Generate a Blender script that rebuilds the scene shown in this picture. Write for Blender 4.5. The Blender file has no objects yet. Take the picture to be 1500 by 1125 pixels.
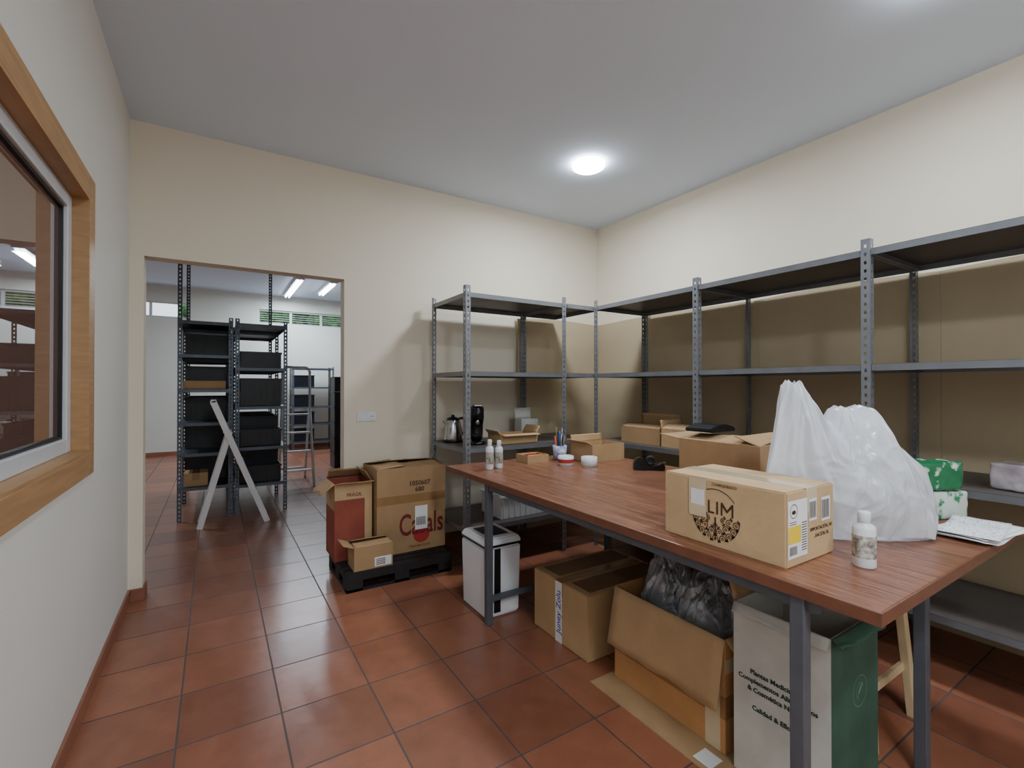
import bpy, bmesh, math, random
from mathutils import Vector, Matrix, noise
random.seed(7)
SC=bpy.context.scene
COL=SC.collection

# ------------------------------------------------------------ materials
def lin(c):
    out=[]
    for v in c:
        v=v/255.0
        out.append(v/12.92 if v<=0.04045 else ((v+0.055)/1.055)**2.4)
    return (out[0],out[1],out[2],1.0)

def mat(name,c,rough=.5,metal=0.0,spec=.5,var=0.0,vscale=6.0,bump=0.0,bscale=60.0,stretch=(1,1,1),c2=None,
        alpha=1.0,trans=0.0,ior=1.45,sss=0.0,emit=None,estr=0.0,coat=0.0,detail=4.0,lo=.3,hi=.7,bdist=.01,translucent=0.0):
    m=bpy.data.materials.new(name); m.use_nodes=True
    nt=m.node_tree; b=nt.nodes['Principled BSDF']
    b.inputs['Base Color'].default_value=lin(c)
    b.inputs['Roughness'].default_value=rough
    b.inputs['Metallic'].default_value=metal
    b.inputs['Specular IOR Level'].default_value=spec
    b.inputs['IOR'].default_value=ior
    b.inputs['Alpha'].default_value=alpha
    b.inputs['Transmission Weight'].default_value=trans
    b.inputs['Coat Weight'].default_value=coat
    if emit:
        b.inputs['Emission Color'].default_value=lin(emit)
        b.inputs['Emission Strength'].default_value=estr
    tc=nt.nodes.new('ShaderNodeTexCoord'); mp=nt.nodes.new('ShaderNodeMapping')
    mp.inputs['Scale'].default_value=stretch
    nt.links.new(tc.outputs['Object'],mp.inputs['Vector'])
    if var>0 or c2:
        n=nt.nodes.new('ShaderNodeTexNoise'); n.inputs['Scale'].default_value=vscale
        n.inputs['Detail'].default_value=detail
        nt.links.new(mp.outputs[0],n.inputs['Vector'])
        r=nt.nodes.new('ShaderNodeValToRGB')
        r.color_ramp.elements[0].position=lo; r.color_ramp.elements[1].position=hi
        l=lin(c)
        if c2: d=lin(c2)
        else: d=tuple(x*(1-var) for x in l[:3])+(1,)
        r.color_ramp.elements[0].color=d; r.color_ramp.elements[1].color=l
        nt.links.new(n.outputs['Fac'],r.inputs['Fac'])
        nt.links.new(r.outputs['Color'],b.inputs['Base Color'])
    if bump>0:
        n2=nt.nodes.new('ShaderNodeTexNoise'); n2.inputs['Scale'].default_value=bscale
        n2.inputs['Detail'].default_value=5
        nt.links.new(mp.outputs[0],n2.inputs['Vector'])
        bp=nt.nodes.new('ShaderNodeBump'); bp.inputs['Strength'].default_value=bump
        bp.inputs['Distance'].default_value=bdist
        nt.links.new(n2.outputs['Fac'],bp.inputs['Height'])
        nt.links.new(bp.outputs['Normal'],b.inputs['Normal'])
    if translucent>0:
        tr=nt.nodes.new('ShaderNodeBsdfTranslucent'); tr.inputs[0].default_value=lin(c)
        mx=nt.nodes.new('ShaderNodeMixShader'); mx.inputs[0].default_value=translucent
        nt.links.new(b.outputs[0],mx.inputs[1]); nt.links.new(tr.outputs[0],mx.inputs[2])
        nt.links.new(mx.outputs[0],nt.nodes['Material Output'].inputs['Surface'])
    return m

def floor_mat():
    m=bpy.data.materials.new('terracotta_tile'); m.use_nodes=True
    nt=m.node_tree; b=nt.nodes['Principled BSDF']; N=nt.nodes.new; L=nt.links.new
    tc=N('ShaderNodeTexCoord'); mp=N('ShaderNodeMapping'); mp.inputs['Location'].default_value=(.117,-.01,0)
    L(tc.outputs['Object'],mp.inputs['Vector'])
    br=N('ShaderNodeTexBrick'); br.offset=0; br.squash=1
    br.inputs['Scale'].default_value=1; br.inputs['Brick Width'].default_value=.345; br.inputs['Row Height'].default_value=.345
    br.inputs['Mortar Size'].default_value=.004; br.inputs['Mortar Smooth'].default_value=.2; br.inputs['Bias'].default_value=0
    br.inputs['Color1'].default_value=lin((160,101,74)); br.inputs['Color2'].default_value=lin((130,80,60))
    br.inputs['Mortar'].default_value=lin((80,64,60))
    L(mp.outputs[0],br.inputs['Vector'])
    n=N('ShaderNodeTexNoise'); n.inputs['Scale'].default_value=7; n.inputs['Detail'].default_value=10; n.inputs['Roughness'].default_value=.72; n.inputs['Distortion'].default_value=.3
    L(mp.outputs[0],n.inputs['Vector'])
    r=N('ShaderNodeValToRGB'); r.color_ramp.elements[0].position=.28; r.color_ramp.elements[0].color=(.74,.72,.71,1)
    r.color_ramp.elements[1].position=.72; r.color_ramp.elements[1].color=(1.13,1.13,1.13,1)
    L(n.outputs['Fac'],r.inputs['Fac'])
    mx=N('ShaderNodeMix'); mx.data_type='RGBA'; mx.blend_type='MULTIPLY'; mx.inputs[0].default_value=1
    L(br.outputs['Color'],mx.inputs[6]); L(r.outputs['Color'],mx.inputs[7])
    L(mx.outputs[2],b.inputs['Base Color'])
    rr=N('ShaderNodeMapRange'); rr.inputs[3].default_value=.24; rr.inputs[4].default_value=.38
    L(n.outputs['Fac'],rr.inputs[0])
    ad=N('ShaderNodeMath'); ad.operation='ADD'; L(rr.outputs[0],ad.inputs[0])
    ml=N('ShaderNodeMath'); ml.operation='MULTIPLY'; ml.inputs[1].default_value=.4; L(br.outputs['Fac'],ml.inputs[0]); L(ml.outputs[0],ad.inputs[1])
    L(ad.outputs[0],b.inputs['Roughness'])
    h=N('ShaderNodeMath'); h.operation='MULTIPLY_ADD'; h.inputs[1].default_value=-1.0; L(br.outputs['Fac'],h.inputs[0])
    n3=N('ShaderNodeTexNoise'); n3.inputs['Scale'].default_value=16; n3.inputs['Detail'].default_value=6; L(mp.outputs[0],n3.inputs['Vector'])
    m3=N('ShaderNodeMath'); m3.operation='MULTIPLY'; m3.inputs[1].default_value=.7; L(n3.outputs['Fac'],m3.inputs[0]); L(m3.outputs[0],h.inputs[2])
    bp=N('ShaderNodeBump'); bp.inputs['Strength'].default_value=.35; bp.inputs['Distance'].default_value=.003
    L(h.outputs[0],bp.inputs['Height']); L(bp.outputs['Normal'],b.inputs['Normal'])
    b.inputs['Specular IOR Level'].default_value=.9
    return m

def laminate_mat():
    m=bpy.data.materials.new('brown_wood_laminate'); m.use_nodes=True
    nt=m.node_tree; b=nt.nodes['Principled BSDF']; N=nt.nodes.new; L=nt.links.new
    tc=N('ShaderNodeTexCoord'); mp=N('ShaderNodeMapping'); mp.inputs['Scale'].default_value=(26,1.1,1)
    L(tc.outputs['Object'],mp.inputs['Vector'])
    n=N('ShaderNodeTexNoise'); n.inputs['Scale'].default_value=3; n.inputs['Detail'].default_value=12; n.inputs['Roughness'].default_value=.85; n.inputs['Distortion'].default_value=.4
    L(mp.outputs[0],n.inputs['Vector'])
    r=N('ShaderNodeValToRGB'); e=r.color_ramp.elements
    e[0].position=.38; e[0].color=lin((84,50,36)); e[1].position=.62; e[1].color=lin((166,116,86))
    q=e.new(.5); q.color=lin((128,82,60))
    L(n.outputs['Fac'],r.inputs['Fac']); L(r.outputs['Color'],b.inputs['Base Color'])
    rr=N('ShaderNodeMapRange'); rr.inputs[3].default_value=.24; rr.inputs[4].default_value=.4
    L(n.outputs['Fac'],rr.inputs[0]); L(rr.outputs[0],b.inputs['Roughness'])
    return m

M={}
M['floor']=floor_mat()
M['laminate']=laminate_mat()
M['wall']=mat('cream_paint_shade_greyed',(223,221,214),.8,var=.03,vscale=2,bump=.06,bscale=180)  # same cream wall, with the left side's greyer light mixed into the colour
M['wallwarm']=mat('warm_cream_paint',(230,219,199),.75,var=.03,vscale=2,bump=.06,bscale=180)
M['wallfar']=mat('pale_cream_paint',(220,220,210),.8,var=.03,vscale=2,bump=.08,bscale=180)
M['ceil']=mat('ceiling_paint',(220,231,244),.9,var=.02,vscale=2,bump=.05,bscale=150)
M['ceilfar']=mat('white_ceiling_paint',(212,226,244),.9,var=.02,vscale=2)
M['base']=mat('terracotta_skirting',(150,98,76),.35,var=.2,vscale=8)
M['oak']=mat('oak_trim',(184,142,96),.45,var=.25,vscale=9,stretch=(1,1,12),bump=.05)
M['oakh']=mat('oak_trim_long',(184,142,96),.45,var=.25,vscale=9,stretch=(1,.4,6),bump=.05)
M['alu']=mat('white_aluminium',(205,208,212),.35,var=.03)
M['gasket']=mat('black_rubber',(22,22,24),.5,var=.1)
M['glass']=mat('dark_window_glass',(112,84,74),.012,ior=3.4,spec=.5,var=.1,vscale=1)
M['steel']=mat('galvanised_grey_steel',(140,144,150),.42,metal=.5,var=.2,vscale=12,bump=.05)
M['shelf']=mat('shelf_steel_shaded',(98,92,88),.45,metal=.3,var=.25,vscale=5)  # plate colour darkened to carry the shade under the shelves
M['lip']=mat('shelf_lip_steel',(132,135,140),.4,metal=.5,var=.15,vscale=10)
M['blue']=mat('blue_grey_steel',(98,108,120),.42,metal=.4,var=.2,vscale=10)
M['blueshelf']=mat('dark_grey_shelf_steel',(56,62,72),.42,metal=.4,var=.25,vscale=6)
M['legs']=mat('grey_painted_steel',(92,96,103),.45,metal=.2,var=.2,vscale=10)
M['board']=mat('tan_hardboard',(184,166,136),.85,var=.06,vscale=4,bump=.05)
M['edge']=mat('table_edging',(118,74,54),.4,var=.25,vscale=14)
for k,c in dict(card=(190,156,114),card2=(174,140,100),card3=(202,170,128),cardo=(196,144,92),cardd=(130,100,70)).items():
    M[k]=mat('cardboard_'+k,c,.8,var=.16,vscale=7,bump=.16,bscale=50)
M['tape']=mat('brown_packing_tape',(160,122,80),.25,var=.15,vscale=12,coat=.3)
M['cleartape']=mat('clear_packing_tape',(212,192,158),.2,var=.1,vscale=12,coat=.4)
M['white']=mat('white_plastic',(224,226,230),.35,var=.04)
M['paper']=mat('white_paper',(232,232,232),.75,var=.05,vscale=20)
M['print']=mat('printed_paper',(232,232,234),.75,c2=(150,150,155),vscale=40,stretch=(1,6,1),lo=.3,hi=.48)
M['whitecard']=mat('white_printed_card',(204,204,196),.75,var=.25,vscale=5,bump=.3,bscale=14)
M['greencard']=mat('dark_green_printed_card',(54,90,74),.65,var=.35,vscale=7,bump=.3,bscale=14)
M['redcard']=mat('red_printed_card',(156,78,62),.75,var=.25,vscale=8)
M['ink']=mat('dark_brown_ink',(70,46,34),.8,var=.1)
M['redink']=mat('dark_red_ink',(120,38,38),.8,var=.1)
M['redemb']=mat('red_ink',(176,54,50),.8,var=.1)
M['greenink']=mat('dark_green_ink',(30,60,46),.8,var=.1)
M['pale']=mat('pale_green_ink',(112,146,128),.8,var=.1)
M['blueink']=mat('blue_ink',(40,70,170),.7,var=.1)
M['yellow']=mat('yellow_sticker',(240,205,50),.6,var=.05)
M['black']=mat('black_plastic',(20,20,22),.3,var=.1)
M['crate']=mat('dark_crate_plastic',(30,34,42),.4,var=.25,vscale=8)
M['pallet']=mat('black_pallet_plastic',(34,33,34),.6,var=.3,vscale=10,bump=.1)
M['chrome']=mat('brushed_stainless_steel',(190,190,192),.22,metal=1,var=.08)
M['lad']=mat('aluminium_ladder',(232,233,236),.35,metal=.1,var=.06)
M['bag']=mat('white_carrier_bag_film',(236,238,243),.22,var=.02,bump=.55,bscale=10,coat=.35,translucent=.36,bdist=.02)
M['film']=mat('grey_plastic_film',(170,176,184),.06,var=.2,vscale=9,bump=.6,bscale=34,alpha=.38,coat=1.0,spec=1.0,ior=1.9)
M['greenpk']=mat('green_printed_wrap',(14,112,70),.22,c2=(200,220,205),vscale=16,bump=.35,bscale=25,coat=.4,lo=.36,hi=.42)
M['palepk']=mat('pale_green_wrap',(206,220,208),.22,c2=(40,130,90),vscale=18,bump=.4,bscale=25,coat=.4,lo=.38,hi=.45)
M['pinkpk']=mat('pale_mauve_wrap',(146,132,140),.3,c2=(190,182,186),vscale=14,bump=.3,bscale=25,coat=.3)
M['pine']=mat('pine_wood',(214,190,150),.55,var=.2,vscale=8,stretch=(6,6,1))
M['orange']=mat('orange_plastic',(220,110,50),.4,var=.05)
M['bluepl']=mat('blue_plastic',(40,80,170),.4,var=.05)
M['hedge']=mat('green_foliage',(86,140,66),.8,c2=(14,38,20),vscale=9)
M['lamp']=mat('lit_diffuser',(255,255,255),.5,emit=(240,246,255),estr=40)
M['tube']=mat('lit_tube',(255,255,255),.5,emit=(235,244,255),estr=16)
M['pot']=mat('blue_white_pot',(225,228,232),.4,c2=(60,90,170),vscale=30)
M['cleanlab']=mat('bottle_label_print',(205,200,190),.5,c2=(90,80,70),vscale=70)

# ------------------------------------------------------------ helpers
def tag(o,label=None,cat=None,kind=None,group=None):
    if label:o['label']=label
    if cat:o['category']=cat
    if kind:o['kind']=kind
    if group:o['group']=group
    return o
def empty(name,loc,label=None,cat=None,kind=None,group=None,rz=0):
    o=bpy.data.objects.new(name,None); o.empty_display_size=.05
    o.location=loc; o.rotation_euler=(0,0,rz); COL.objects.link(o)
    return tag(o,label,cat,kind,group)
def from_bm(name,bm,m,parent=None,smooth=False,loc=None):
    me=bpy.data.meshes.new(name); bmesh.ops.recalc_face_normals(bm,faces=bm.faces[:]); bm.to_mesh(me); bm.free()
    ms=m if isinstance(m,(list,tuple)) else [m]
    for k in ms: me.materials.append(M[k] if isinstance(k,str) else k)
    o=bpy.data.objects.new(name,me); COL.objects.link(o)
    if parent:o.parent=parent
    if loc:o.location=loc
    if smooth:
        for p in me.polygons:p.use_smooth=True
    return o
def addbox(bm,b,mi=0):
    x0,x1,y0,y1,z0,z1=b
    v=[bm.verts.new(p) for p in [(x0,y0,z0),(x1,y0,z0),(x1,y1,z0),(x0,y1,z0),(x0,y0,z1),(x1,y0,z1),(x1,y1,z1),(x0,y1,z1)]]
    fs=[]
    for f in [(0,3,2,1),(4,5,6,7),(0,1,5,4),(1,2,6,5),(2,3,7,6),(3,0,4,7)]:
        fc=bm.faces.new([v[i] for i in f]); fc.material_index=mi; fs.append(fc)
    return v,fs
def boxes(name,bs,m,parent=None,bevel=0,seg=2,smooth=False):
    bm=bmesh.new()
    for b in bs: addbox(bm,b[:6],b[6] if len(b)>6 else 0)
    if bevel>0: bmesh.ops.bevel(bm,geom=bm.edges[:],offset=bevel,segments=seg,affect='EDGES',profile=.5)
    return from_bm(name,bm,m,parent,smooth)
def tubes(name,segs,m,parent=None,n=12,r=.01):
    bm=bmesh.new()
    for s in segs:
        p1,p2=Vector(s[0]),Vector(s[1]); rr=s[2] if len(s)>2 else r
        d=p2-p1; q=d.to_track_quat('Z','Y').to_matrix().to_4x4()
        bmesh.ops.create_cone(bm,cap_ends=True,segments=n,radius1=rr,radius2=rr,depth=d.length,matrix=Matrix.Translation((p1+p2)/2)@q)
    return from_bm(name,bm,m,parent,True)
def bars(name,segs,m,parent=None,bevel=.002):
    bm=bmesh.new()
    for p1,p2,w,t,side in segs:
        p1,p2,side=Vector(p1),Vector(p2),Vector(side).normalized(); d=(p2-p1).normalized()
        side=(side-d*side.dot(d)).normalized(); o=d.cross(side)
        vs=[bm.verts.new(p+side*a*w/2+o*b*t/2) for p in (p1,p2) for a,b in ((-1,-1),(1,-1),(1,1),(-1,1))]
        for f in [(0,1,2,3),(7,6,5,4),(0,4,5,1),(1,5,6,2),(2,6,7,3),(3,7,4,0)]: bm.faces.new([vs[i] for i in f])
    if bevel: bmesh.ops.bevel(bm,geom=bm.edges[:],offset=bevel,segments=2,affect='EDGES')
    return from_bm(name,bm,m,parent)
def lathe(name,prof,m,parent=None,n=32,off=(0,0,0)):
    bm=bmesh.new(); rings=[]
    for r,z in prof:
        if r<1e-5: rings.append([bm.verts.new((off[0],off[1],z+off[2]))])
        else: rings.append([bm.verts.new((off[0]+r*math.cos(2*math.pi*i/n),off[1]+r*math.sin(2*math.pi*i/n),z+off[2])) for i in range(n)])
    for a,b in zip(rings,rings[1:]):
        for i in range(n):
            j=(i+1)%n
            if len(a)==1 and len(b)==1: continue
            if len(a)==1: bm.faces.new((a[0],b[i],b[j]))
            elif len(b)==1: bm.faces.new((a[i],a[j],b[0]))
            else: bm.faces.new((a[i],a[j],b[j],b[i]))
    return from_bm(name,bm,m,parent,True)
def extr(name,poly,axis,a0,a1,m,parent=None,bevel=0,smooth=False):
    bm=bmesh.new()
    def P(p,a):
        return {'y':(p[0],a,p[1]),'x':(a,p[0],p[1]),'z':(p[0],p[1],a)}[axis]
    A=[bm.verts.new(P(p,a0)) for p in poly]; B=[bm.verts.new(P(p,a1)) for p in poly]
    bm.faces.new(A); bm.faces.new(B[::-1])
    n=len(poly)
    for i in range(n): bm.faces.new((A[i],B[i],B[(i+1)%n],A[(i+1)%n]))
    if bevel: bmesh.ops.bevel(bm,geom=bm.edges[:],offset=bevel,segments=2,affect='EDGES')
    return from_bm(name,bm,m,parent,smooth)
def facemat(face,w,d,eps=.0008):
    if face=='-x': return Matrix(((0,0,-1,-eps),(-1,0,0,d),(0,1,0,0),(0,0,0,1)))
    if face=='-y': return Matrix(((1,0,0,0),(0,0,-1,-eps),(0,1,0,0),(0,0,0,1)))
def text(name,body,size,m,parent,Mx,u,v,align='CENTER',sx=1.0,bold=0.0,rot=0):
    c=bpy.data.curves.new('t','FONT'); c.body=body; c.size=size; c.align_x=align; c.align_y='CENTER'
    c.extrude=.0002; c.offset=bold; c.resolution_u=3
    t=bpy.data.objects.new('t',c); COL.objects.link(t)
    dg=bpy.context.evaluated_depsgraph_get(); dg.update()
    me=bpy.data.meshes.new_from_object(t.evaluated_get(dg)); bpy.data.objects.remove(t)
    me.transform(Mx@Matrix.Translation((u,v,0))@Matrix.Rotation(rot,4,'Z')@Matrix.Diagonal((sx,1,1,1)))
    me.materials.clear(); me.materials.append(M[m])
    o=bpy.data.objects.new(name,me); COL.objects.link(o); o.parent=parent
    return o
def polys(name,ps,m,parent,Mx):
    bm=bmesh.new()
    for p in ps:
        vs=[bm.verts.new(Mx@Vector((q[0],q[1],0.0002))) for q in p]; bm.faces.new(vs)
    return from_bm(name,bm,m,parent)
def ell(cx,cy,a,b,rot=0,n=14):
    return [(cx+a*math.cos(t)*math.cos(rot)-b*math.sin(t)*math.sin(rot),cy+a*math.cos(t)*math.sin(rot)+b*math.sin(t)*math.cos(rot)) for t in [2*math.pi*i/n for i in range(n)]]
def arc(cx,cy,r,w,a0,a1,n=28):
    out=[]
    for i in range(n):
        t0=a0+(a1-a0)*i/n; t1=a0+(a1-a0)*(i+1)/n
        out.append([(cx+r*math.cos(t0),cy+r*math.sin(t0)),(cx+r*math.cos(t1),cy+r*math.sin(t1)),(cx+(r+w)*math.cos(t1),cy+(r+w)*math.sin(t1)),(cx+(r+w)*math.cos(t0),cy+(r+w)*math.sin(t0))])
    return out
def rect(u0,u1,v0,v1): return [(u0,v0),(u1,v0),(u1,v1),(u0,v1)]

def flap(r,side,L,ang,w,d,h,m,t=.004,name='flap',rag=0.0):
    H={'-x':((0,0,h),(0,d,h),(1,0,0)),'+x':((w,0,h),(w,d,h),(-1,0,0)),'-y':((0,0,h),(w,0,h),(0,1,0)),'+y':((0,d,h),(w,d,h),(0,-1,0))}[side]
    p0,p1,inn=map(Vector,H); a=math.radians(ang)
    e=(p1-p0).normalized()*.003; p0+=e; p1-=e
    up=Vector((0,0,1)); dv=inn*math.cos(a)+up*math.sin(a); nn=dv.cross((p1-p0).normalized())
    n=6; K=12; bm=bmesh.new(); rows=[]
    for i in range(n+1):
        s=i/n; bend=math.sin(s*math.pi/2)*0.02*L
        row=[]
        for k in range(K+1):
            q=k/K; lr=1+rag*noise.noise(Vector((q*5,L*31,ang)))*2
            p=p0.lerp(p1,q)+dv*L*s*lr+nn*(bend*(1+.8*math.sin(q*5))+rag*.05*s*noise.noise(Vector((q*3,ang,s*2))))
            row.append((bm.verts.new(p-nn*t/2+up*.001),bm.verts.new(p+nn*t/2+up*.001)))
        rows.append(row)
    for i in range(n):
        for k in range(K):
            a_,b_,c_,d_=rows[i][k],rows[i][k+1],rows[i+1][k+1],rows[i+1][k]
            bm.faces.new((a_[0],b_[0],c_[0],d_[0])); bm.faces.new((a_[1],d_[1],c_[1],b_[1]))
            if i==n-1: bm.faces.new((d_[0],c_[0],c_[1],d_[1]))
            if i==0: bm.faces.new((a_[0],a_[1],b_[1],b_[0]))
        for k in (0,K):
            bm.faces.new((rows[i][k][0],rows[i+1][k][0],rows[i+1][k][1],rows[i][k][1]))
    return from_bm(name,bm,m,r,True)
def carton(x,y,z,w,d,h,m,label,open_=False,flaps=(),name='cardboard_box',cat='cardboard box',group=None,tape='tape',rz=0,rag=0.0):
    r=empty(name,(x,y,z),label,cat,None,group,rz)
    t=.005
    if open_:
        bs=[(0,w,0,d,0,t),(0,t,0,d,t,h),(w-t,w,0,d,t,h),(t,w-t,0,t,t,h),(t,w-t,d-t,d,t,h)]
        boxes('body',bs,m,r)
    else:
        bm=bmesh.new(); addbox(bm,(0,w,0,d,0,h))
        bmesh.ops.bevel(bm,geom=bm.edges[:],offset=.004,segments=2,affect='EDGES')
        from_bm('body',bm,m,r)
        if tape:
            if d>=w: bs=[(w/2-.03,w/2+.03,-.0008,d+.0008,h-.0002,h+.0008),(w/2-.03,w/2+.03,-.0010,0,h-.07,h),(w/2-.03,w/2+.03,d,d+.001,h-.07,h)]
            else: bs=[(-.0008,w+.0008,d/2-.03,d/2+.03,h-.0002,h+.0008),(-.001,0,d/2-.03,d/2+.03,h-.07,h),(w,w+.001,d/2-.03,d/2+.03,h-.07,h)]
            boxes('packing_tape',bs,tape,r)
    for f in flaps: flap(r,f[0],f[1],f[2],w,d,h,f[3] if len(f)>3 else m,rag=rag)
    return r

# ------------------------------------------------------------ room
XL,XR,YB,YF,H=-.444,3.34,3.64,-2.0,2.93
FX0,FX1,FY,FH=-3.5,4.6,11.0,3.22
def S(o): return tag(o,kind='structure')
S(boxes('floor',[(FX0,FX1,YF-.1,FY+.1,-.1,0)],'floor'))
S(boxes('ceiling',[(XL-.12,XR+.12,YF-.1,YB,H,H+.1)],'ceil'))
S(boxes('ceiling_far',[(FX0,FX1,YB+.12,FY,FH,FH+.1)],'ceilfar'))
WY0,WY1,WZ0,WZ1=.85,2.49,1.036,2.06
S(boxes('wall_left',[(XL-.12,XL,YF,WY0,0,H),(XL-.12,XL,WY1,YB,0,H),(XL-.12,XL,WY0,WY1,0,WZ0),(XL-.12,XL,WY0,WY1,WZ1,H)],'wall'))
DX0,DX1,DZ=-.374,.814,2.108
S(boxes('wall_back',[(FX0,DX0,YB,YB+.12,0,FH+.1),(DX1,FX1,YB,YB+.12,0,FH+.1),(DX0,DX1,YB,YB+.12,DZ,FH+.1)],'wallwarm'))
S(boxes('wall_right',[(XR,XR+.12,YF,YB,0,H)],'wallwarm'))
S(boxes('wall_front',[(XL-.12,XR+.12,YF-.12,YF,0,H)],'wall'))
wz0,wz1=2.62,2.92
wins=[(-2.2,-.45),(.75,3.2)]
bs=[(FX0,FX1,FY,FY+.2,0,wz0),(FX0,FX1,FY,FY+.2,wz1,FH+.1),(FX0,wins[0][0],FY,FY+.2,wz0,wz1),(wins[0][1],wins[1][0],FY,FY+.2,wz0,wz1),(wins[1][1],FX1,FY,FY+.2,wz0,wz1)]
S(boxes('wall_far',bs,'wallfar'))
S(boxes('wall_far_left',[(FX0-.12,FX0,YB,FY,0,FH)],'wallfar'))
S(boxes('wall_far_right',[(FX1,FX1+.12,YB,FY,0,FH)],'wallfar'))
for i,(a,b) in enumerate(wins):
    r=S(empty('window_%d'%(i+2),((a+b)/2,FY+.05,wz0)))
    hw=(b-a)/2; hh=wz1-wz0
    fr=[(-hw,hw,0,.05,0,.03),(-hw,hw,0,.05,hh-.03,hh)]
    k=int(round(2*hw/.6))
    for j in range(k+1):
        xx=-hw+2*hw*j/k; fr.append((max(xx-.022,-hw),min(xx+.022,hw),0,.05,.03,hh-.03))
    boxes('frame',fr,'alu',r,.003)
    if i==1:
        sl=[]
        for j in range(5):
            zz=.05+j*.045; sl.append((-hw+.02,hw-.02,.08,.10,zz,zz+.007))
        boxes('louvre_blind',sl,'alu',r)
bm=bmesh.new(); bmesh.ops.create_grid(bm,x_segments=60,y_segments=20,size=1)
for v in bm.verts:
    x,y=v.co.x*2.6+1.9,v.co.y*1.2+2.9
    v.co=Vector((x,13+.4*noise.noise(Vector((x*3,y*3,0))),y))
tag(from_bm('hedge',bm,'hedge'),'dense green hedge growing outside the high windows','hedge')
bt=.012; bh=.075
S(boxes('baseboard_left',[(XL,XL+bt,YF,YB,0,bh)],'base',bevel=.002))
S(boxes('baseboard_back',[(XL+bt,DX0+bt,YB-bt,YB,0,bh),(DX0,DX0+bt,YB,YB+.12,0,bh),(DX1-bt,DX1,YB,YB+.12,0,bh),(DX1-bt,XR-bt,YB-bt,YB,0,bh)],'base',bevel=.002))
S(boxes('baseboard_right',[(XR-bt,XR,YF,YB,0,bh)],'base',bevel=.002))
S(boxes('baseboard_far',[(FX0,FX1,FY-bt,FY,0,bh)],'base',bevel=.002))

# interior window
r=S(empty('window_1',(XL,(WY0+WY1)/2,WZ0)))
hy=(WY1-WY0)/2; hz=WZ1-WZ0; t=.09
boxes('wood_trim',[(0,.018,hy,hy+t,-t,hz+t),(0,.018,-hy-t,-hy,-t,hz+t)],'oak',r,.003)
boxes('wood_trim',[(0,.018,-hy,hy,hz,hz+t),(0,.018,-hy,hy,-t,0)],'oakh',r,.003)
boxes('wood_reveal',[(-.05,.018,hy-.012,hy,0,hz),(-.05,.018,-hy,-hy+.012,0,hz),(-.05,.018,-hy+.012,hy-.012,hz-.012,hz),(-.05,.018,-hy+.012,hy-.012,0,.012)],'oakh',r,.001)
a=.012; f=.055
boxes('aluminium_frame',[(-.075,-.035,hy-a-f,hy-a,a,hz-a),(-.075,-.035,-hy+a,-hy+a+f,a,hz-a),(-.075,-.035,-hy+a+f,hy-a-f,hz-a-f,hz-a),(-.075,-.035,-hy+a+f,hy-a-f,a,a+f)],'alu',r,.004)
g=a+f
boxes('gasket',[(-.07,-.048,hy-g-.01,hy-g,g,hz-g),(-.07,-.048,-hy+g,-hy+g+.01,g,hz-g),(-.07,-.048,-hy+g+.01,hy-g-.01,hz-g-.01,hz-g),(-.07,-.048,-hy+g+.01,hy-g-.01,g,g+.01)],'gasket',r)
boxes('glass_pane',[(-.068,-.06,-hy+g,hy-g,g,hz-g)],'glass',r)

# wall socket
r=empty('wall_socket',(.98,YB,1.075),'white double wall plate with light switch and round socket','wall socket')
boxes('plate',[(-.075,.075,-.010,0,-.038,.038)],'white',r,.004)
boxes('rocker_switch',[(-.062,-.012,-.014,-.009,-.024,.024)],'paper',r,.002)
o=lathe('socket_face',[(.0,-.001),(.016,-.001),(.018,.003),(.024,.004),(.026,0)],'paper',r,24)
o.data.transform(Matrix.Translation((.04,-.010,0))@Matrix.Rotation(math.pi/2,4,'X'))
tubes('socket_hole',[((.034,-.0105,0),(.034,-.0118,0),.003)],'black',r)
tubes('socket_hole',[((.046,-.0105,0),(.046,-.0118,0),.003)],'black',r)

# ------------------------------------------------------------ shelving
UPM={}
def upright_mesh(Hh,w=.038):
    k=round(Hh,3)
    if k in UPM: return UPM[k]
    bm=bmesh.new(); p=.04; n=int(Hh/p); zs=[0]
    for i in range(n): zs+= [i*p+.012,i*p+.028]
    zs.append(Hh); cols=[0,w*.36,w*.64,w]
    for ax in (0,1):
        g=[[bm.verts.new((c,0,z) if ax==0 else (0,c,z)) for c in cols] for z in zs]
        for i in range(len(zs)-1):
            for j in range(3):
                if j==1 and i%2==1: continue
                bm.faces.new((g[i][j],g[i][j+1],g[i+1][j+1],g[i+1][j]))
    bmesh.ops.remove_doubles(bm,verts=bm.verts[:],dist=.00005)
    me=bpy.data.meshes.new('upright'); bm.to_mesh(me); bm.free()
    UPM[k]=me; return me
def upright(parent,x,y,rot,Hh,m):
    me=upright_mesh(Hh)
    if len(me.materials)==0: me.materials.append(M[m])
    elif me.materials[0]!=M[m]:
        me=me.copy(); me.materials.clear(); me.materials.append(M[m])
    o=bpy.data.objects.new('upright',me); COL.objects.link(o); o.parent=parent
    o.location=(x,y,0); o.rotation_euler=(0,0,rot)
    s=o.modifiers.new('s','SOLIDIFY'); s.thickness=.0022; s.offset=0
    return o
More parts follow.
